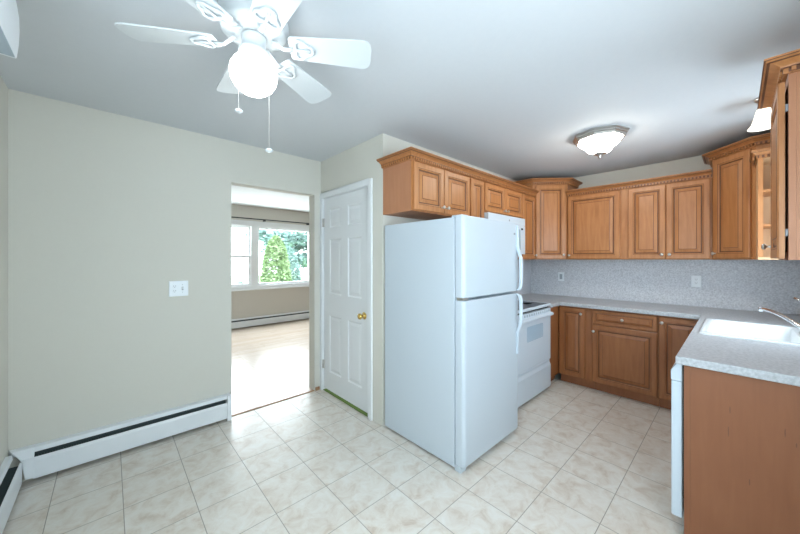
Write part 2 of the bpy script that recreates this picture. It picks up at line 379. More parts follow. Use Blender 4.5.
f = MB(); f.box(XB, XB + T, PY0, PY0 + 0.012, 0, PZ); f.box(XB, XB + T, PY1 - 0.008, PY1, 0, PZ); f.box(XB, XB + T, PY0 + 0.012, PY1 - 0.008, PZ - 0.010, PZ)
f.box(XB + 0.05, XB + T, PY0 + 0.012, PY0 + 0.024, 0, PZ - 0.01)
struct('trim_pantry_jamb', f, 'trim')
tag(obj('carpet_strip', bx(XB + 0.004, XB + 0.12, PY0 + 0.013, PY1 - 0.009, 0.0, 0.007), 'green'), 'thin strip of green carpet showing under the white six-panel door', 'carpet')
tag(obj('wood_offcut', MB().prism([(1.592, YA - 0.012), (1.64, YA - 0.012), (1.64, YA - 0.001), (1.592, YA - 0.001)], 0, 0.035), 'rawwood', bevel=0.003), 'small chipped bare wood stub on the floor at the doorway jamb', 'trim piece')

# ------------------------------------------------------------------ baseboard heaters
def heater(name, label, L, loc, rz, cap0=True, cap1=True, hgt=0.215, lip=0.052):
    """local: x along the wall, y=0 the wall, front towards -y"""
    t = thing(name, label, 'heater', loc, rz, 'baseboard heaters')
    k = hgt / 0.215
    prof = [(0.0, 0.02), (0.006, 0.02), (0.006, 0.207 * k), (lip - 0.006, 0.207 * k), (lip, 0.188 * k), (lip + 0.003, 0.188 * k), (lip - 0.002, 0.215 * k), (0.0, 0.215 * k)]
    obj('back_cover', MB().loops([[(x, -d, z) for d, z in prof] for x in (0, L)]), 'heater', t, fix=True)
    prof = [(0.060, 0.026), (0.064, 0.026), (0.066, 0.140 * k), (0.061, 0.158 * k), (0.056, 0.158 * k), (0.060, 0.138 * k)]
    obj('front_panel', MB().loops([[(x, -d, z) for d, z in prof] for x in (0.004, L - 0.004)]), 'heater', t)
    fins = MB(); n = int(L / 0.012)
    for i in range(n): fins.box(0.01 + i * (L - 0.02) / n, 0.0115 + i * (L - 0.02) / n, -0.052, -0.010, 0.06, 0.15 * k)
    fins.tube([(0.006, -0.03, 0.10), (L - 0.006, -0.03, 0.10)], 0.011, 8)
    fi = obj('fin_element', fins, 'slot', t, fix=False); fi['label'] = 'dark fins inside the slot'
    obj('inner_shadow_plate', bx(0.003, L - 0.003, -0.0085, -0.0065, 0.03, 0.20 * k), 'slot', t)  # added dark plate, the shade inside the slot put into its colour
    for on, x0, x1 in ((cap0, -0.002, 0.022), (cap1, L - 0.028, L + 0.004)):
        if on: obj('end_cap', bx(x0, x1, -0.0685, 0.0, 0.0, 0.218 * k), 'heater', t, bevel=0.004)
    return t
heater('baseboard_heater', 'long white baseboard heater under the light switch, ending at the doorway', 1.122, (-0.357, YA - 0.001, 0), 0, False, True)
heater('baseboard_heater', 'white baseboard heater with an open dark slot, turning the corner along the side wall', 1.66, (XL + 0.001, 1.30, 0), R(90), True, False, 0.215, 0.026)
# corner cover joining the two heaters
cc = MB()
prof = [(0.001, 0.188), (0.001, 0.218), (0.048, 0.218), (0.064, 0.188), (0.072, 0.165), (0.074, 0.120), (0.076, 0.040), (0.073, 0.040), (0.070, 0.120), (0.068, 0.163), (0.058, 0.186), (0.044, 0.188)]
x0s = [-0.4585, -0.4585, -0.44, -0.415, -0.402, -0.392, -0.382, -0.382, -0.392, -0.402, -0.415, -0.44]
cc.loops([[(x, YA - 0.0015 - d, z) for x, (d, z) in zip(x0s, prof)], [(-0.347, YA - 0.0015 - d, z) for d, z in prof]])
tag(obj('heater_corner_cover', cc, 'heater', bevel=0.001), 'white metal corner cover joining two baseboard heaters below the blank wall', 'heater cover')
heater('baseboard_heater', 'white baseboard heater under the living room window', 3.9, (0.6, YF - 0.001, 0), 0, True, True, 0.20)

# wall plates
def duplex(mb, cx, cz, y):
    A = [2 * math.pi * k / 20 for k in range(20)]
    def lp(w_, h_, yy): return [(cx + w_ * math.cos(a), yy, cz + h_ * max(-0.85, min(0.85, math.sin(a)))) for a in A]
    mb.loops([lp(0.0165, 0.014, y), lp(0.0155, 0.013, y - 0.002)], 0, False, True)
def slots(mb, cx, cz, y, k):
    if k < 2:
        dx = (-0.0065, 0.0065)[k]; mb.box(cx + dx - 0.0015, cx + dx + 0.0015, y - 0.0028, y - 0.0015, cz - 0.001, cz + 0.008)
    else: mb.box(cx - 0.0025, cx + 0.0025, y - 0.0028, y - 0.0015, cz - 0.009, cz - 0.004)
def wall_plate(name, label, cat, loc, rz, wd, hg, parts):
    t = thing(name, label, cat, loc, rz)
    def lp(i, y): return [(-wd / 2 + i, y, -hg / 2 + i), (wd / 2 - i, y, -hg / 2 + i), (wd / 2 - i, y, hg / 2 - i), (-wd / 2 + i, y, hg / 2 - i)]
    obj('plate', MB().loops([lp(0, 0), lp(0, -0.003), lp(0.004, -0.006)]), 'plastic', t)
    for k, cx in parts:
        if k == 'duplex':
            for dz in (0.019, -0.019):
                mb = MB(); duplex(mb, cx, dz, -0.006); rc = obj('receptacle', mb, 'plastic', t)
                for kk in range(3):
                    mb = MB(); slots(mb, cx, dz, -0.006, kk); obj('slot', mb, 'greymark', rc)
        elif k == 'toggle':
            obj('switch_collar', bx(cx - 0.006, cx + 0.006, -0.0075, -0.006, -0.013, 0.013), 'greymark', t)
            mb = MB().loops([[(cx - 0.004, -0.0075, -0.006), (cx + 0.004, -0.0075, -0.006), (cx + 0.004, -0.0075, 0.006), (cx - 0.004, -0.0075, 0.006)],
                             [(cx - 0.003, -0.019, 0.002), (cx + 0.003, -0.019, 0.002), (cx + 0.003, -0.019, 0.009), (cx - 0.003, -0.019, 0.009)]]); obj('switch_toggle', mb, 'plastic', t)
            for z in (0.03, -0.03): obj('screw', MB().lathe([(0.0028, 0), (0.0028, 0.001), (0, 0.0014)], 10, m=Matrix.Translation((cx, -0.006, z)) @ Matrix.Rotation(R(90), 4, 'X')), 'greymark', t)
        elif k == 'rocker':
            obj('rocker', MB().loops([[(cx - 0.0165, -0.006, -0.033), (cx + 0.0165, -0.006, -0.033), (cx + 0.0165, -0.006, 0.033), (cx - 0.0165, -0.006, 0.033)],
                                      [(cx - 0.0155, -0.0085, -0.032), (cx + 0.0155, -0.0085, -0.032), (cx + 0.0155, -0.007, 0.032), (cx - 0.0155, -0.007, 0.032)]]), 'gasket', t)
    return t
wall_plate('switch_plate', 'double white wall plate with an outlet and a toggle switch on the blank wall', 'light switch', (0.401, YA - 0.0005, 1.158), 0, 0.128, 0.122, [('duplex', -0.027), ('toggle', 0.025)])

# ------------------------------------------------------------------ cabinets
def raised_panel(w_, h_, t=0.02, fr=None):
    """raised-panel front: local x 0..w, z 0..h, front towards -y; material 1 is the dark glaze in the grooves"""
    mb = MB(); s = min(w_, h_); fr = fr or min(0.054, s * 0.23)
    g = min(1.0, s / 0.26)
    def lp(i, y): return [(i, y, i), (w_ - i, y, i), (w_ - i, y, h_ - i), (i, y, h_ - i)]
    L = [lp(0, 0), lp(0, -t + 0.004), lp(0.005, -t), lp(fr - 0.012 * g, -t), lp(fr - 0.009 * g, -t + 0.002), lp(fr - 0.004 * g, -t + 0.001), lp(fr, -t + 0.006),
         lp(fr + 0.003 * g, -t + 0.010), lp(fr + 0.010 * g, -t + 0.010), lp(fr + 0.036 * g, -t + 0.003), lp(fr + 0.040 * g, -t + 0.001)]
    mb.loops(L, [0, 0, 0, 1, 0, 0, 1, 1, 0, 1], True, False)
    c = len(L) - 1
    mb.add(L[-1], [(0, 1, 2, 3)], 0)
    return mb
KNOB = [(0.0, 0.0), (0.0075, 0.0), (0.0075, 0.003), (0.005, 0.006), (0.005, 0.014), (0.011, 0.018), (0.0145, 0.023), (0.0145, 0.027), (0.010, 0.031), (0.0, 0.032)]
def knob(parent, x, z, y=-0.02):
    o = obj('knob', MB().lathe(KNOB, 16, m=Matrix.Rotation(R(90), 4, 'X')), 'nickel', parent, loc=(x, y, z)); return o
def front(root, x0, x1, z0, z1, kx=None, kz=None, name='door', m='wood', loc_y=-0.001, rot=None, loc=None):
    o = obj(name, raised_panel(x1 - x0, z1 - z0), [m, 'glaze'], root, loc=loc or (x0, loc_y, z0), rot=rot)
    if kx is not None: k = knob(o, kx - x0, kz - z0); k['label'] = 'brushed nickel knob'
    return o
CROWN = [(0, 0), (0.012, 0), (0.014, 0.003), (0.014, 0.021), (0.020, 0.0235), (0.022, 0.029), (0.030, 0.035), (0.046, 0.043), (0.058, 0.048), (0.064, 0.0525), (0.068, 0.055), (0.068, 0.063), (0, 0.063)]
def crown(root, path, z, ko=1.0):
    """path runs so that the room is on its right-hand side"""
    mb = MB(); mb.sweep([(o * ko, z + u) for o, u in CROWN], path)
    for o0, o1, u0, u1 in ((0.015, 0.0212, 0.0212, 0.0238), (0.050, 0.0592, 0.0450, 0.0474), (0.060, 0.0688, 0.0530, 0.0552)):
        mb.sweep([(o0 * ko, z + u0), (o1 * ko, z + u0), (o1 * ko, z + u1), (o0 * ko, z + u1)], path, 1)
    for (ax, ay), (bx_, by) in zip(path, path[1:]):
        d = Vector((bx_ - ax, by - ay)); L = d.length; d.normalize(); n = Vector((d.y, -d.x))
        k = max(1, int(L / 0.025))
        for i in range(k):
            p = Vector((ax, ay)) + d * ((i + 0.5) * L / k) + n * 0.0135
            m = Matrix.Translation((p.x, p.y, z)) @ Matrix.Rotation(math.atan2(d.y, d.x), 4, 'Z')
            mb.box(-0.0062, 0.0062, -0.009, 0, 0.004, 0.0205, 0, m)
        ln = Vector((ax, ay)) + n * 0.0142
        mb.box(0, L, -0.0006, 0, 0.003, 0.0207, 1, Matrix.Translation((ln.x, ln.y, z)) @ Matrix.Rotation(math.atan2(d.y, d.x), 4, 'Z'))
    return obj('crown_molding', mb, ['wood', 'glaze'], root)
ZB, ZT = 1.39, 2.147
def upper(label, loc, rz, w_, z0, z1, dep, fronts, crown_path, side=True, stile=None):
    t = thing('wall_cabinet', label, 'cabinet', (loc[0], loc[1], z0), rz, 'wall cabinets')
    h = z1 - z0
    c = MB().box(0.0006, w_ - 0.0006, 0.0, dep - 0.001, 0, h, 0)
    obj('cabinet_body', c, ['side' if side else 'wood'], t)
    obj('face_frame', bx(0.0006, w_ - 0.0006, -0.0005, 0.0, 0.0, h) if False else MB().box(0.0006, w_ - 0.0006, -0.003, -0.0001, 0, h), 'wood', t)
    for (x0, x1, kx, kz) in fronts:
        front(t, x0, x1, 0.008, h - 0.012, kx, kz, loc_y=-0.0035)
    if crown_path: crown(t, crown_path, h - 0.002)
    return t
YU = YR - 0.33      # face of the range wall cabinets
upper('pair of short cabinets above the refrigerator with a bare side panel', (1.66, YU), 0, 0.745, 1.762, ZT, 0.33,
      [(0.014, 0.366, 0.338, 0.055), (0.374, 0.735, 0.400, 0.055)], [(-0.0, 0.33), (0, -0.003), (0.745, -0.003)])
upper('narrow wall cabinet with a slim raised panel between fridge top cabinet and microwave cabinet', (2.405, YU), 0, 0.235, ZB, ZT, 0.33,
      [(0.008, 0.228, None, None)], [(0, -0.003), (0.235, -0.003)], False)
upper('pair of small cabinet doors right above the microwave', (2.64, YU), 0, 0.78, 1.852, ZT, 0.33,
      [(0.010, 0.386, 0.360, 0.04), (0.394, 0.772, 0.420, 0.04)], [(0, -0.003), (0.78, -0.003)], False)
upper('slim full-height wall cabinet between the microwave and the tall corner cabinet', (3.42, YU), 0, 0.345, ZB, ZT, 0.33,
      [(0.010, 0.335, 0.305, 0.05)], [(0, -0.003), (0.340, -0.003)], False)
XU = XK - 0.33
upper('wide single-door wall cabinet next to the tall corner cabinet over the outlet', (XU, 1.388), R(-90), 0.537, ZB, ZT, 0.33,
      [(0.008, 0.528, 0.030, 0.05)], [(0, -0.003), (0.537, -0.003)], False)
upper('two-door wall cabinet with knobs meeting in the middle, on the back wall', (XU, 0.850), R(-90), 0.696, ZB, ZT, 0.33,
      [(0.066, 0.370, 0.344, 0.05), (0.376, 0.686, 0.402, 0.05)], [(0, -0.003), (0.696, -0.003)], False)
# tall diagonal corner cabinets
def diagonal(label, pts, ztop, knob_at, path):
    """pts: floor outline in world coordinates, pts[1] -> pts[2] the diagonal face (seen left to right)"""
    ox, oy = pts[1]
    t = thing('corner_wall_cabinet', label, 'cabinet', (ox, oy, ZB), 0, 'tall corner wall cabinets')
    P = [(x - ox, y - oy) for x, y in pts]; h = ztop - ZB
    obj('cabinet_body', MB().prism(P, 0, h), 'wood', t)
    d = Vector(P[2]) - Vector(P[1]); L = d.length; a = math.atan2(d.y, d.x)
    f = obj('door', raised_panel(L - 0.062, h - 0.026), ['wood', 'glaze'], t, loc=(math.cos(a) * 0.031 + math.sin(a) * 0.001, math.sin(a) * 0.031 - math.cos(a) * 0.001, 0.010), rot=(0, 0, a))
    k = knob(f, (L - 0.062) * knob_at, 0.045); k['label'] = 'brushed nickel knob'
    crown(t, [(x - ox, y - oy) for x, y in path], h - 0.002)
    return t
ZD = 2.300
diagonal('tall angled corner cabinet between the microwave run and the back wall', [(3.766, YR - 0.001), (3.766, 1.686), (4.05, 1.392), (XK - 0.001, 1.392), (XK - 0.001, YR - 0.001)], ZD, 0.91,
         [(3.766, YR - 0.002), (3.766, 1.686), (4.05, 1.392), (XK - 0.002, 1.392)])
diagonal('tall angled corner cabinet above the sink end of the counter', [(XK - 0.001, 0.152), (4.05, 0.152), (3.775, -0.105), (3.775, YS + 0.001), (XK - 0.001, YS + 0.001)], ZD, 0.07,
         [(XK - 0.002, 0.152), (4.05, 0.152), (3.775, -0.105), (3.775, YS + 0.002)])
# open end shelf against the corner cabinet
t = thing('open_shelf_cabinet', 'small open shelf cabinet with two shelves and its own low crown, beside the corner cabinet', 'cabinet', (3.77, -0.105, ZB), R(180))
w_, h_, d_ = 0.30, ZT - ZB, YS + 0.001
dd = -0.105 - YS - 0.001
c = MB(); c.box(0, w_, 0, dd, 0, 0.018); c.box(0, w_, 0, dd, h_ - 0.018, h_); c.box(0, 0.015, 0, dd, 0.018, h_ - 0.018)
c.box(0.015, w_ - 0.02, dd - 0.010, dd, 0.018, h_ - 0.018); c.box(0.015, w_ - 0.02, 0, 0.014, 0.018, h_ - 0.018)
obj('cabinet_body', c, 'inner', t)
f = MB(); f.box(w_ - 0.02, w_, 0, 0.026, 0.018, h_ - 0.018); f.box(w_ - 0.02, w_, dd - 0.026, dd, 0.018, h_ - 0.018)
obj('face_frame', f, 'wood', t)
for z in (0.24, 0.49): obj('shelf', bx(0.016, w_ - 0.004, 0.027, dd - 0.027, z, z + 0.018), 'wood', t)
crown(t, [(0.0, -0.001), (w_, -0.001), (w_, dd)], h_ - 0.022, 0.5)
# near wall cabinet with its door ajar
t = thing('wall_cabinet', 'near wall cabinet with its door slightly ajar, over the wood end panel', 'cabinet', (2.52, -0.146, ZB), R(180), 'wall cabinets')
w_, h_ = 0.46, ZT + 0.016 - ZB; dd = -0.146 - YS - 0.001
c = MB(); c.box(0, 0.016, 0.02, dd, 0, h_); c.box(w_ - 0.016, w_, 0.02, dd, 0, h_); c.box(0.016, w_ - 0.016, 0.02, dd, 0, 0.016); c.box(0.016, w_ - 0.016, 0.02, dd, h_ - 0.016, h_)
c.box(0.016, w_ - 0.016, dd - 0.008, dd, 0.016, h_ - 0.016)
obj('cabinet_body', c, 'side', t)
f = MB(); f.box(0, 0.04, 0, 0.0195, 0, h_); f.box(w_ - 0.04, w_, 0, 0.0195, 0, h_); f.box(0.04, w_ - 0.04, 0, 0.0195, 0, 0.035); f.box(0.04, w_ - 0.04, 0, 0.0195, h_ - 0.035, h_)
obj('face_frame', f, 'side', t)
dr = front(t, 0.02, w_ - 0.002, 0.006, h_ - 0.03, None, None, loc=(0.02, -0.0075, 0.006), rot=(0, 0, R(-0.2)))
k = knob(dr, 0.028, 0.062); k['label'] = 'brushed nickel knob'
for z in (0.10, 0.62): hb = obj('hinge', MB().box(w_ - 0.018, w_ - 0.006, -0.0075, -0.0005, z, z + 0.03), 'greymark', t)
crown(t, [(0, dd), (0, -0.001), (w_, -0.001), (w_, dd)], h_ - 0.002)

# base cabinets
ZC0, ZC1 = 0.874, 0.914
XF = 3.74      # face of the back wall base cabinets (doors stand 2 cm proud)
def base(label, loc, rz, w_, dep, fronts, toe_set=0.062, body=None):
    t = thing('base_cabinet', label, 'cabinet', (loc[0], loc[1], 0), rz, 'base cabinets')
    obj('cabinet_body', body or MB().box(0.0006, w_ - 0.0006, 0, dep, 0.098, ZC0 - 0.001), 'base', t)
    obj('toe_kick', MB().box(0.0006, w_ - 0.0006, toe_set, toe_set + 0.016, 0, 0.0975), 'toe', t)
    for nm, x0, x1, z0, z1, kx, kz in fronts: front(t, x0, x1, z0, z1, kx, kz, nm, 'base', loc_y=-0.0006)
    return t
base('corner base cabinet with one narrow full-height door beside the range', (XF, 1.375), R(-90), 0.337, 0.62, [('door', 0.010, 0.268, 0.108, 0.860, 0.236, 0.805)])
base('base cabinet with a wide drawer above a large square door', (XF, 1.037), R(-90), 0.540, 0.62,
     [('drawer', 0.002, 0.534, 0.716, 0.860, 0.268, 0.790), ('door', 0.002, 0.534, 0.108, 0.704, 0.018, 0.640)])
base('base cabinet with a narrow door half hidden by the sink counter', (XF, 0.496), R(-90), 0.31, 0.62, [('door', 0.006, 0.300, 0.108, 0.860, 0.030, 0.810)])
# range-side corner filler
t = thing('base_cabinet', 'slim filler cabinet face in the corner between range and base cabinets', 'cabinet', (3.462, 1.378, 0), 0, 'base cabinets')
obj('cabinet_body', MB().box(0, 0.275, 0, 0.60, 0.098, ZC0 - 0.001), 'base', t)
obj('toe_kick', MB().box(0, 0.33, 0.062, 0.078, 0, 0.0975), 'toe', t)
# sink base (faces the room, seen past the dishwasher)
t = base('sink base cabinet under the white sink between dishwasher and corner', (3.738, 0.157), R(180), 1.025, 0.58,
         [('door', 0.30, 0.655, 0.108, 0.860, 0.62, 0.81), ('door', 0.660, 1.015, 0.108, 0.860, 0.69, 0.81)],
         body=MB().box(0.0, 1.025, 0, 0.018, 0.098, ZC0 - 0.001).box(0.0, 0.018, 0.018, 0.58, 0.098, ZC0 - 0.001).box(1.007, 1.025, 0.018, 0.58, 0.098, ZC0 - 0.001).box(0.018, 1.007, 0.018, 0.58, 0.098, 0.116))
# end panel
t = thing('end_panel', 'bare reddish wood end panel closing the counter beside the dishwasher', 'panel', (2.089, YS + 0.001, 0))
L_ = 0.178 - YS - 0.001
obj('panel_board', MB().box(0.003, 0.02, 0, L_, 0, ZC0 - 0.001), 'panel', t)
obj('edge_stile', MB().box(0, 0.0029, L_ - 0.024, L_, 0, ZC0 - 0.001).box(0, 0.0029, 0, L_ - 0.0245, 0, ZC0 - 0.001), 'panel', t)
kw = wood('knot_wood', (0.13, 0.05, 0.025), (0.16, 0.06, 0.03), (0.2, 0.08, 0.035))
for y, z, l in ((0.46, 0.70, 0.035), (0.465, 0.60, 0.05), (0.30, 0.66, 0.04), (0.40, 0.40, 0.03), (0.27, 0.62, 0.02)):
    A = [2 * math.pi * k / 10 for k in range(10)]
    ko = obj('wood_streak', MB().loops([[(x, y + 0.0018 * math.cos(a), z + l / 2 * math.sin(a)) for a in A] for x in (-0.0004, 0.0002)]), kw, t); ko['label'] = 'small dark streak in the veneer'
# dishwasher
t = thing('dishwasher', 'white dishwasher seen edge-on beside the wood end panel', 'dishwasher', (2.1115, 0.178, 0))
obj('tub', MB().box(0.004, 0.592, -0.58, -0.008, 0.09, ZC0 - 0.004), 'dark', t)
obj('door', MB().box(0.0, 0.596, 0.008, 0.051, 0.085, 0.773), 'appliance', t, bevel=0.006)
obj('door_seal', MB().box(0.002, 0.594, -0.004, 0.0075, 0.19, 0.855), 'dark', t)
obj('control_panel', MB().loops([[(x, y, z) for y, z in ((0.008, 0.776), (0.052, 0.776), (0.053, 0.825), (0.030, 0.862), (0.008, 0.862))] for x in (0.0, 0.596)]), 'appliance', t, bevel=0.003)
obj('kick_panel', MB().box(0.0, 0.596, -0.05, -0.03, 0.0, 0.085), 'appliance', t)
obj('door_hinge', MB().box(0.001, 0.012, -0.030, -0.004, 0.11, 0.19), 'gasket', t)
# worktop: one continuous L with the sink cut-out
SX0, SX1, SY0, SY1 = 2.768, 3.488, -0.345, 0.168
ct = MB().slab([2.055, SX0 + 0.012, SX1 - 0.012, 3.46, 3.70, XK - 0.001][:1] + sorted({SX0 + 0.012, SX1 - 0.012, 3.462, 3.70, XK - 0.013}),
               sorted({YS + 0.002, SY0 + 0.012, SY1 - 0.012, 0.207, 1.343, YR - 0.013}),
               lambda x, y: ((y < 0.207) or (x > 3.70) or (x > 3.462 and y > 1.343)) and not (SX0 + 0.012 < x < SX1 - 0.012 and SY0 + 0.012 < y < SY1 - 0.012), ZC0, ZC1)
tag(obj('countertop', ct, 'laminate', bevel=0.006), 'speckled grey-beige worktop wrapping the corner from range to sink', 'countertop')
# speckled backsplash panels
tag(obj('backsplash', MB().box(XK - 0.0125, XK - 0.0005, YS + 0.013, YR - 0.001, ZC1 + 0.0005 - 0.03, ZB - 0.002), 'splash'), 'long speckled backsplash panel on the back wall below the wall cabinets', 'backsplash')
tag(obj('backsplash', MB().box(2.66, XK - 0.013, YR - 0.0125, YR - 0.0005, ZC1 - 0.03, ZB - 0.002), 'splash'), 'speckled backsplash panel behind the range', 'backsplash')
tag(obj('backsplash', MB().slab([2.05, 2.60, 3.40, XK - 0.0005], [ZC1 + 0.0005, 1.13, ZB - 0.002], lambda x, z: not (2.60 < x < 3.40 and z > 1.13), 0, 0.012) if False else
        MB().add([(x, YS + 0.0005 + t_, z) for x, z, t_ in MB().slab([2.05, 2.60, 3.40, XK - 0.014], [ZC1 + 0.0005, 1.13, ZB - 0.002], lambda x, z: not (2.60 < x < 3.40 and z > 1.13), 0, 0.0012).v],
                 MB().slab([2.05, 2.60, 3.40, XK - 0.014], [ZC1 + 0.0005, 1.13, ZB - 0.002], lambda x, z: not (2.60 < x < 3.40 and z > 1.13), 0, 0.0012).f), 'splash'),
    'speckled backsplash panel on the wall behind the sink', 'backsplash')
wall_plate('wall_outlet', 'plain rocker wall plate on the backsplash under the wide single-door cabinet', 'outlet', (XK - 0.013, 1.578, 1.163), R(-90), 0.075, 0.118, [('rocker', 0)])
wall_plate('wall_outlet', 'white duplex outlet on the backsplash under the two-door cabinet', 'outlet', (XK - 0.013, 0.280, 1.168), R(-90), 0.078, 0.118, [('duplex', 0)])

# sink
def rrect(x0, x1, y0, y1, r, z, n=6):
    P = []
    for cx, cy, a0 in ((x1 - r, y1 - r, 0), (x0 + r, y1 - r, 90), (x0 + r, y0 + r, 180), (x1 - r, y0 + r, 270)):
        for k in range(n + 1):
            a = R(a0 + 90 * k / n); P.append((cx + r * math.cos(a), cy + r * math.sin(a), z))
    return P
t = thing('sink', 'white drop-in kitchen sink set into the speckled worktop', 'sink', (0, 0, 0))
z = ZC1
obj('basin', MB().loops([rrect(SX0, SX1, SY0, SY1, 0.028, z + 0.0006), rrect(SX0, SX1, SY0, SY1, 0.028, z + 0.006), rrect(SX0 + 0.006, SX1 - 0.006, SY0 + 0.006, SY1 - 0.006, 0.024, z + 0.011),
                         rrect(SX0 + 0.040, SX1 - 0.040, SY0 + 0.085, SY1 - 0.036, 0.05, z + 0.010), rrect(SX0 + 0.048, SX1 - 0.048, SY0 + 0.093, SY1 - 0.044, 0.05, z + 0.002),
                         rrect(SX0 + 0.060, SX1 - 0.060, SY0 + 0.105, SY1 - 0.055, 0.05, z - 0.15), rrect(SX0 + 0.09, SX1 - 0.09, SY0 + 0.135, SY1 - 0.085, 0.04, z - 0.175)],
                        0, False, True, True), 'sink', t)
obj('drain', MB().lathe([(0.0, 0), (0.042, 0), (0.040, 0.004), (0.03, 0.002), (0, 0.002)], 20, m=Matrix.Translation((3.13, -0.07, z - 0.174))), 'chrome', t)
# faucet
t = thing('faucet', 'chrome faucet with a long arched spout and lever behind the sink', 'faucet', (3.12, -0.295, z + 0.0105))
obj('base_plate', MB().loops([rrect(-0.12, 0.12, -0.027, 0.027, 0.026, 0), rrect(-0.12, 0.12, -0.027, 0.027, 0.026, 0.006), rrect(-0.112, 0.112, -0.02, 0.02, 0.019, 0.011)], 0, True, True), 'chrome', t)
obj('faucet_body', MB().lathe([(0.0, 0.0105), (0.026, 0.0105), (0.025, 0.05), (0.023, 0.08), (0.021, 0.10), (0.0, 0.106)], 20), 'chrome', t)
sp = []
for i in range(15):
    q = i / 14
    sp.append((0.012 + 0.235 * q, 0.010 + 0.170 * q, 0.035 + 0.085 * math.sin(q * math.pi * 0.52)))
obj('spout', MB().tube(sp, [0.013 - 0.003 * (i / 14) for i in range(15)], 12).lathe([(0.0115, 0.0), (0.0115, 0.028), (0.009, 0.03)], 14, m=Matrix.Translation((sp[-1][0], sp[-1][1], sp[-1][2] - 0.022))), 'chrome', t)
obj('lever_handle', MB().tube([(0, 0, 0.106), (0.004, 0.004, 0.15), (0.008, 0.008, 0.185), (0.024, 0.026, 0.212), (0.044, 0.048, 0.222)], [0.014, 0.012, 0.010, 0.009, 0.008], 10), 'chrome', t)

# ------------------------------------------------------------------ refrigerator
FX0, FX1, FYB, FYF = 1.664, 2.408, YR - 0.02, 1.268
t = thing('refrigerator', 'tall white top-freezer refrigerator standing at the corner of the range wall', 'refrigerator', (FX0, FYF, 0))
FW = FX1 - FX0; FH = 1.678
obj('cabinet_body', MB().box(0, FW, 0.0, FYB - FYF, 0.018, FH - 0.006), 'fridge', t, bevel=0.004)
obj('gasket', MB().box(0.008, FW - 0.008, -0.009, -0.0005, 0.07, FH - 0.02), 'gasket', t)
def fdoor(name, z0, z1):
    L = []
    r = 0.022; prof = [(0, 0), (0, -0.045), (0.004, -0.056), (0.012, -0.064), (0.026, -0.068)]
    pts = [(x, y - 0.009) for x, y in prof] + [(FW - x, y - 0.009) for x, y in prof[::-1]]
    mb = MB().prism(pts, z0, z1)
    return obj(name, mb, 'fridge', t, bevel=0.003)
fd = fdoor('freezer_door', 1.142, FH); rd = fdoor('fridge_door', 0.045, 1.122)
obj('kick_grille', MB().box(0.02, FW - 0.02, -0.02, -0.0005, 0.012, 0.042), 'gasket', t)
obj('hinge_cover', MB().box(0.01, 0.075, -0.055, 0.03, FH - 0.005, FH + 0.008), 'fridge', t, bevel=0.003)
obj('middle_hinge', MB().box(0.012, 0.07, -0.062, -0.010, 1.1235, 1.1405), 'nickel', t)
obj('foot_bracket', MB().box(0.004, 0.06, -0.05, -0.001, 0.0, 0.040), 'fridge', t)
for x in (0.05, FW - 0.05):
    obj('leveling_foot', MB().lathe([(0.018, 0), (0.018, 0.012), (0.008, 0.014), (0.008, 0.0185)], 12, m=Matrix.Translation((x, 0.05, 0))), 'dark', t)
YD = -0.077
def handle(name, zs, ys, parent):
    L = []
    for z_, y_ in zip(zs, ys):
        wd = 0.013; th = 0.011
        L.append([(FW - 0.034 - wd, YD + y_ + th, z_), (FW - 0.034 + wd, YD + y_ + th, z_), (FW - 0.034 + wd, YD + y_ - th * 0.3, z_), (FW - 0.034 + wd * 0.5, YD + y_ - th, z_), (FW - 0.034 - wd * 0.5, YD + y_ - th, z_), (FW - 0.034 - wd, YD + y_ - th * 0.3, z_)])
    return obj(name, MB().loops(L, smooth=False), 'appliance', parent, bevel=0.002)
handle('door_handle', [1.146, 1.160, 1.19, 1.22, 1.36, 1.41, 1.44, 1.475, 1.50, 1.66], [-0.006, -0.026, -0.034, -0.036, -0.036, -0.032, -0.022, -0.010, -0.006, -0.004], fd)
handle('door_handle', [1.118, 1.104, 1.075, 1.05, 0.92, 0.88, 0.85, 0.815, 0.79, 0.64], [-0.006, -0.026, -0.034, -0.036, -0.036, -0.032, -0.022, -0.010, -0.006, -0.004], rd)
lg = obj('badge', MB().box(FW - 0.085, FW - 0.062, YD - 0.0018, YD + 0.001, 1.585, 1.600), 'greymark', fd); lg['label'] = 'small grey badge'

# ------------------------------------------------------------------ range
RX0, RX1, RYF = 2.692, 3.455, 1.385
t = thing('range', 'white electric range with a black glass cooktop between refrigerator and corner counter', 'stove', (RX0, RYF, 0))
RW = RX1 - RX0; RD = YR - 0.016 - RYF
obj('oven_body', MB().box(0, RW, 0, RD, 0.03, 0.895), 'appliance', t)
obj('cooktop_frame', MB().slab([-0.003, 0.014, RW - 0.014, RW + 0.003], [-0.035, -0.020, RD - 0.07, RD], lambda x, y: not (0.014 < x < RW - 0.014 and -0.020 < y < RD - 0.07), 0.896, 0.924), 'appliance', t, bevel=0.005)
cg = obj('cooktop_glass', MB().box(0.015, RW - 0.015, -0.019, RD - 0.071, 0.897, 0.921), 'black', t); cg['label'] = 'black ceramic glass cooktop'
for x, y, r in ((0.2, 0.15, 0.09), (0.56, 0.15, 0.075), (0.2, 0.40, 0.075), (0.56, 0.40, 0.09)):
    obj('burner_ring', MB().lathe([(r - 0.003, 0.9211), (r - 0.003, 0.9216), (r, 0.9216), (r, 0.9211)], 36, m=Matrix.Translation((x, y, 0))), 'greymark', t)
obj('backguard', MB().loops([[(x, RD - a, z_) for a, z_ in ((0.0, 0.925), (0.065, 0.925), (0.055, 1.05), (0.035, 1.075), (0, 1.075))] for x in (0.0, RW)]), 'appliance', t, bevel=0.004)
obj('vent_gap', MB().box(0.012, RW - 0.012, -0.012, -0.0005, 0.878, 0.8955), 'dark', t)
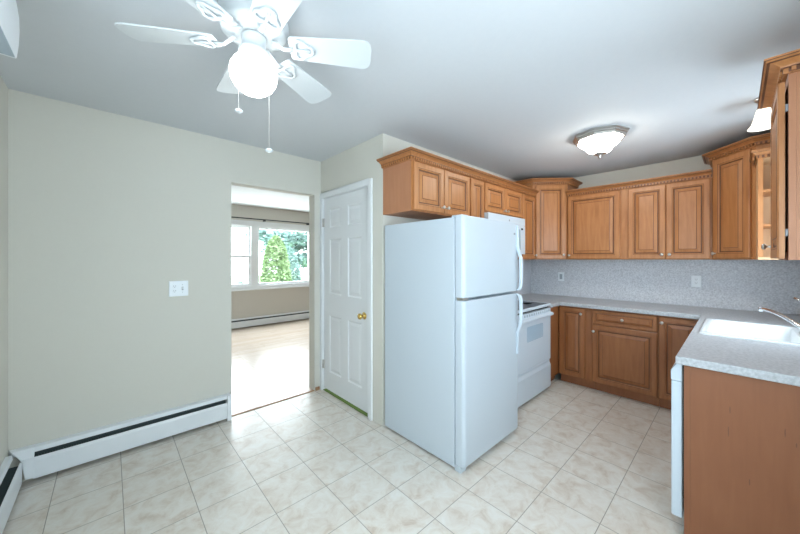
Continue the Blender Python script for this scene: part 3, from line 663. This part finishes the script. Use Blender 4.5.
od = obj('oven_door', MB().prism([(0.004, -0.001), (0.004, -0.026), (0.010, -0.034), (RW - 0.010, -0.034), (RW - 0.004, -0.026), (RW - 0.004, -0.001)], 0.335, 0.875), 'appliance', t, bevel=0.004)
for i in range(14):
    x = 0.055 + i * (RW - 0.11) / 13.0
    obj('vent_slot', MB().box(x - 0.014, x + 0.014, -0.0352, -0.0335, 0.842, 0.864), 'gasket', od)
hb = MB().loops([[(x, y, z_) for y, z_ in ((-0.034, 0.795), (-0.062, 0.800), (-0.070, 0.812), (-0.066, 0.826), (-0.034, 0.838))] for x in (0.008, RW - 0.008)])
obj('oven_handle', hb, 'appliance', od, bevel=0.006)
wn = MB(); wn.loops([[(x, -0.0342, z_) for x, z_ in [(p[0], p[1]) for p in rrect(0.20, 0.56, 0.60, 0.745, 0.02, 0)]], [(x, -0.0356, z_) for x, z_ in [(p[0], p[1]) for p in rrect(0.202, 0.558, 0.602, 0.743, 0.02, 0)]]])
w_o = obj('oven_window', wn, 'ovenglass', od); w_o['label'] = 'pale blue-grey oven window'
obj('storage_drawer', MB().loops([[(x, y, z_) for y, z_ in ((-0.001, 0.034), (-0.026, 0.034), (-0.034, 0.047), (-0.034, 0.27), (-0.022, 0.300), (-0.022, 0.325), (-0.001, 0.325))] for x in (0.004, RW - 0.004)]), 'appliance', t, bevel=0.003)
for x in (0.05, RW - 0.05):
    for y in (0.06, RD - 0.06):
        obj('leveling_foot', MB().lathe([(0.018, 0), (0.018, 0.015), (0.009, 0.018), (0.009, 0.0302)], 12, m=Matrix.Translation((x, y, 0))), 'dark', t)

# microwave hung under the cabinet over the range
MX0, MX1, MYF, MZ0, MZ1 = 2.645, 3.405, 1.612, 1.448, 1.843
t = thing('microwave', 'white over-the-range microwave under the small cabinet doors', 'microwave', (MX0, MYF, MZ0))
MW, MH = MX1 - MX0, MZ1 - MZ0
obj('case', MB().box(0, MW, 0.022, YR - 0.014 - MYF, 0.0, MH), 'appliance', t, bevel=0.004)
obj('vent_strip', MB().box(0, MW, -0.001, 0.0215, MH - 0.082, MH), 'appliance', t, bevel=0.003)
obj('door', MB().box(0, MW - 0.155, -0.002, 0.0215, 0.0, MH - 0.085), 'appliance', t, bevel=0.003)
obj('door_window', MB().box(0.08, MW - 0.25, -0.0035, -0.001, 0.06, MH - 0.14), 'gasket', t)
obj('control_panel', MB().box(MW - 0.152, MW, -0.002, 0.0215, 0.0, MH - 0.085), 'appliance', t, bevel=0.003)
obj('handle', MB().tube([(MW - 0.185, -0.002, 0.03), (MW - 0.185, -0.028, 0.05), (MW - 0.185, -0.032, MH / 2 - 0.04), (MW - 0.185, -0.028, MH - 0.14), (MW - 0.185, -0.002, MH - 0.12)], 0.010, 8), 'gasket', t)
bt = MB()
bt.box(MW - 0.10, MW - 0.055, -0.0032, -0.0018, MH - 0.130, MH - 0.110)
b1 = obj('display', bt, 'dark', t)
bt = MB()
for r_ in range(6):
    for c_ in range(3): bt.box(MW - 0.115 + c_ * 0.032, MW - 0.095 + c_ * 0.032, -0.003, -0.0018, 0.03 + r_ * 0.033, 0.046 + r_ * 0.033)
obj('keypad', bt, mat('pale_keypad', (0.68, 0.72, 0.75), 0.4), t)
obj('badge', MB().box(MW * 0.52, MW * 0.52 + 0.018, -0.0022, -0.0008, MH - 0.055, MH - 0.037), 'greymark', t)

# ------------------------------------------------------------------ wall air conditioner
AX, AY1, AZ0, AZ1 = XL + 0.001, 1.79, 2.125, 2.41
t = thing('air_conditioner', 'white wall-mounted air conditioner high on the side wall', 'air conditioner', (AX, AY1, AZ0))
AL = 0.85
prof = [(0, 0.285), (0.15, 0.285), (0.180, 0.275), (0.197, 0.25), (0.207, 0.21), (0.214, 0.15), (0.215, 0.10), (0.213, 0.05), (0.208, 0.0), (0.20, -0.0005), (0.05, 0.006), (0.0, 0.006)]
obj('case', MB().loops([[(x, y, z_) for x, z_ in prof] for y in (-AL, 0)]), 'plastic', t, bevel=0.003)
obj('louver', MB().loops([[(x, y, z_) for x, z_ in ((0.206, -0.003), (0.030, 0.003), (0.030, 0.0065), (0.206, 0.0005))] for y in (-AL + 0.02, -0.018)]), 'acgrey', t)

# ------------------------------------------------------------------ lamps
# ceiling fan
FC = (0.424, 1.322)
t = thing('ceiling_fan', 'white six-blade ceiling fan with a lit globe and two pull chains', 'ceiling fan', (FC[0], FC[1], H))
zb = 2.258 - H
obj('canopy', MB().lathe([(0.0, -0.0005), (0.075, -0.0005), (0.075, -0.02), (0.06, -0.045), (0.05, -0.06), (0.0, -0.06)], 32), 'fan', t)
obj('motor_housing', MB().lathe([(0.0, -0.055), (0.07, -0.056), (0.12, -0.07), (0.132, -0.085), (0.134, -0.115), (0.126, -0.122), (0.126, -0.130), (0.115, -0.142), (0.085, -0.150), (0.0, -0.152)], 48), 'fan', t)
obj('switch_housing', MB().lathe([(0.0, -0.150), (0.042, -0.150), (0.047, -0.157), (0.047, -0.165), (0.044, -0.168), (0.044, -0.205), (0.050, -0.208), (0.058, -0.216), (0.058, -0.228), (0.052, -0.236), (0.0, -0.236)], 32), 'fan', t)
gl = obj('globe', MB().lathe([(0.046, -0.234), (0.056, -0.242), (0.074, -0.258), (0.086, -0.280), (0.089, -0.303), (0.084, -0.330), (0.070, -0.354), (0.050, -0.371), (0.026, -0.381), (0.0, -0.384)], 32), 'globe', t); gl['label'] = 'glowing white glass globe'
RB = 0.470
def blade_mesh():
    """root at x=.165, tip at RB, rounded end"""
    pts = []
    w0, w1 = 0.054, 0.071
    top = [(0.138, w0 - 0.008), (0.146, w0), (RB - 0.04, w1), (RB - 0.018, w1 - 0.004), (RB - 0.006, w1 - 0.018), (RB, w1 * 0.45)]
    pts = top + [(x, -y) for x, y in top[::-1]]
    return MB().prism([(x, y) for x, y in pts][::-1], -0.003, 0.003)
for k in range(6):
    a = R(146 + 60 * k)
    b_ = obj('blade', blade_mesh(), 'fan', t, loc=(0, 0, zb), bevel=0.0015)
    b_.rotation_euler = (Matrix.Rotation(a, 4, 'Z') @ Matrix.Rotation(R(-12), 4, 'X')).to_euler()
    ir = MB()
    ir.tube([(0.070, 0, 0.020), (0.095, 0, 0.004), (0.115, 0, -0.010), (0.15, 0, -0.009)], [0.013, 0.011, 0.010, 0.010], 8, flat=0.5)
    heart = []
    for i in range(28):
        q = 2 * math.pi * i / 28
        rr = 0.036 * (1 + 0.22 * math.cos(3 * q))
        heart.append((0.190 + rr * math.cos(q) * 0.95, rr * math.sin(q) * 1.08, -0.0085))
    ir.tube(heart, 0.0065, 8, closed=True, flat=0.7)
    ir.tube([(0.145, 0, -0.009), (0.19, 0, -0.009), (0.222, 0, -0.009)], 0.006, 8, flat=0.6)
    obj('blade_iron', ir, 'fan', b_)
def chain(dx, dy, z_end, nm='pull_chain'):
    mb = MB(); z0 = -0.222
    mb.tube([(dx * 0.4, dy * 0.4, z0), (dx * 0.8, dy * 0.8, z0 + 0.004), (dx, dy, z0 - 0.012), (dx, dy, z_end)], 0.0009, 6)
    n = int((z0 - 0.012 - z_end) / 0.0055)
    for i in range(n):
        mb.lathe([(0, -0.0019), (0.0015, -0.001), (0.0015, 0.001), (0, 0.0019)], 6, m=Matrix.Translation((dx, dy, z_end + i * 0.0055)))
    c = obj('pull_chain', mb, 'nickel', t, fix=False)
    obj('pull_knob', MB().lathe([(0.0, -0.008), (0.010, -0.0065), (0.0165, -0.002), (0.0165, 0.002), (0.010, 0.0065), (0.0, 0.008)], 16, m=Matrix.Translation((dx, dy, z_end))), 'fan', c)
Fd = Vector((math.cos(YAW), math.sin(YAW))); Rd = Vector((math.sin(YAW), -math.cos(YAW)))
p = Fd * 0.085 - Rd * 0.106; chain(p.x, p.y, 2.031 - H)
p = Fd * 0.10 + Rd * 0.019; chain(p.x, p.y, 1.866 - H)

# octagonal flush ceiling light
LC = (3.022, 0.784)
t = thing('flush_ceiling_light', 'lit octagonal flush ceiling light with a brushed frame over the kitchen floor', 'ceiling light', (LC[0], LC[1], H))
def octo(r, z_, n=8, rot=2): return [(r * math.cos(R(rot + 360 * k / n)), r * math.sin(R(rot + 360 * k / n)), z_) for k in range(n)]
obj('frame', MB().loops([octo(0.205, -0.0005), octo(0.205, -0.010), octo(0.196, -0.014), octo(0.196, -0.026), octo(0.186, -0.030), octo(0.182, -0.050), octo(0.168, -0.050), octo(0.166, -0.02)]), 'nickel', t)
dm = obj('glass_dome', MB().loops([octo(0.166, -0.046), octo(0.164, -0.056), octo(0.138, -0.082), octo(0.112, -0.100), octo(0.098, -0.122), octo(0.078, -0.142), octo(0.045, -0.156), octo(0.004, -0.160)]), 'dome', t); dm['label'] = 'glowing frosted glass bowl'
obj('finial', MB().lathe([(0.0, -0.152), (0.046, -0.154), (0.047, -0.160), (0.032, -0.169), (0.010, -0.174), (0.013, -0.188), (0.008, -0.199), (0.0, -0.201)], 20), 'nickel', t)

# bell-shade light over the sink
t = thing('bell_ceiling_light', 'frosted bell-shade light hanging from the ceiling over the sink', 'ceiling light', (3.105, -0.118, H))
obj('canopy', MB().lathe([(0.0, -0.0005), (0.042, -0.0005), (0.042, -0.012), (0.030, -0.024), (0.018, -0.032), (0.014, -0.05), (0.0, -0.05)], 24), 'nickel', t)
obj('socket_cup', MB().lathe([(0.0, -0.048), (0.020, -0.048), (0.028, -0.060), (0.031, -0.078), (0.0, -0.078)], 20), 'nickel', t)
sh = obj('bell_shade', MB().lathe([(0.030, -0.074), (0.034, -0.085), (0.040, -0.115), (0.048, -0.145), (0.055, -0.168), (0.070, -0.190), (0.072, -0.193), (0.069, -0.190), (0.053, -0.165), (0.046, -0.145), (0.038, -0.115), (0.030, -0.085)], 32), 'shade', t); sh['label'] = 'glowing frosted glass bell'

# curtain rod in the living room
t = thing('curtain_rod', 'thin black curtain rod above the living room window', 'curtain rod', (2.3, YF - 0.09, 2.215))
obj('rod', MB().tube([(-1.5, 0, 0), (1.45, 0, 0)], 0.012, 10), 'rod', t)
for x in (-1.25, 0.07, 1.05):
    obj('bracket', MB().box(x - 0.012, x + 0.012, 0.012, 0.0895, -0.03, -0.005).box(x - 0.012, x + 0.012, -0.012, 0.014, -0.035, -0.0115), 'rod', t)

# ------------------------------------------------------------------ outside the living room window
struct('ground_outside', bx(-12, 24, YF + 0.13, 40, -0.7, -0.6), 'lawn')
def leaf_cloud(n, fn, s0, s1, seed):
    rnd = random.Random(seed); mb = MB()
    for _ in range(n):
        c = Vector(fn(rnd)); s = rnd.uniform(s0, s1)
        m = Matrix.Translation(c) @ Matrix.Rotation(rnd.uniform(0, 6.28), 4, 'Z') @ Matrix.Rotation(rnd.uniform(-1.3, 1.3), 4, 'X')
        mb.add([(-s * 0.5, 0, 0), (0, -s * 0.3, 0), (s * 0.5, 0, 0), (0, s * 0.3, 0)], [(0, 1, 2, 3)], 0, False, m)
    return mb
def cone_fn(h, r):
    def fn(q):
        z_ = q.random() ** 0.8 * h; rr = r * (1 - (z_ / h) ** 2.2) ** 0.5 * (0.75 + 0.25 * q.random()) * (0.7 + 0.3 * min(1, z_ / 0.4)); a = q.uniform(0, 6.28)
        return (rr * math.cos(a), rr * math.sin(a), z_ + 0.1)
    return fn
def ball_fn(cz, rx, rz, clumps, seed):
    q0 = random.Random(seed); C = []
    for _ in range(clumps):
        a = q0.uniform(0, 6.28); b_ = q0.uniform(-1, 1); k = q0.uniform(0.4, 1)
        C.append((rx * k * math.cos(a) * (1 - b_ * b_) ** 0.5, rx * k * math.sin(a) * (1 - b_ * b_) ** 0.5, cz + rz * b_, q0.uniform(0.35, 0.75)))
    def fn(q):
        x, y, z_, r = C[q.randrange(len(C))]
        v = Vector((q.gauss(0, 1), q.gauss(0, 1), q.gauss(0, 0.55))); v.normalize(); v *= r * q.random() ** 0.4
        return (x + v.x, y + v.y, z_ + v.z * 0.6)
    return fn
def tree(name, label, loc, fol, trunk_h, trunk_r, lm):
    t = thing(name, label, 'tree', loc)
    obj('foliage', fol, lm, t, fix=False)
    obj('trunk', MB().tube([(0, 0, 0), (0.03, 0.02, trunk_h * 0.5), (0, 0, trunk_h)], [trunk_r, trunk_r * 0.8, trunk_r * 0.4], 10), 'bark', t)
tree('conical_evergreen', 'bright green conical evergreen close outside the picture window', (3.72, 9.6, -0.6), leaf_cloud(8000, cone_fn(2.6, 0.50), 0.06, 0.13, 1), 1.2, 0.05, 'leaf_a')
tree('conical_evergreen', 'shorter green evergreen standing behind the bright conical one', (4.42, 10.3, -0.6), leaf_cloud(6500, cone_fn(2.3, 0.46), 0.05, 0.12, 2), 1.0, 0.05, 'leaf_b')
tree('leafy_tree', 'pale leafy tree spreading across the upper part of the picture window', (6.9, 13.5, -0.6), leaf_cloud(17000, ball_fn(3.3, 2.6, 1.5, 80, 3), 0.12, 0.28, 3), 3.4, 0.13, 'leaf_b')
tree('leafy_tree', 'pale tree lower down behind the evergreens outside the picture window', (10.4, 16.5, -0.6), leaf_cloud(9000, ball_fn(2.4, 2.2, 1.7, 50, 4), 0.12, 0.28, 4), 2.6, 0.10, 'leaf_b')
tree('shrub', 'small green shrub outside the double-hung window', (2.62, 9.3, -0.6), leaf_cloud(2600, cone_fn(1.25, 0.34), 0.05, 0.11, 5), 0.5, 0.03, 'leaf_b')
t = thing('neighbor_house', 'pale clapboard house next door seen through the double-hung window', 'house', (1.9, 17.5, -0.6))
sd = MB()
for i in range(30): sd.loops([[(x, y, z_) for y, z_ in ((0, i * 0.17), (-0.035, i * 0.17), (-0.008, i * 0.17 + 0.17), (0, i * 0.17 + 0.17))] for x in (-4.5, 2.3)])
sd.box(-4.5, 2.3, 0, 6, 0, 5.1)
obj('clapboard_wall', sd, 'siding', t)
obj('roof', MB().loops([[(x, y, z_) for y, z_ in ((-0.4, 5.05), (3, 7.2), (6.4, 5.05), (6.4, 5.2), (3, 7.4), (-0.4, 5.2))] for x in (-4.8, 2.6)]), 'gasket', t)
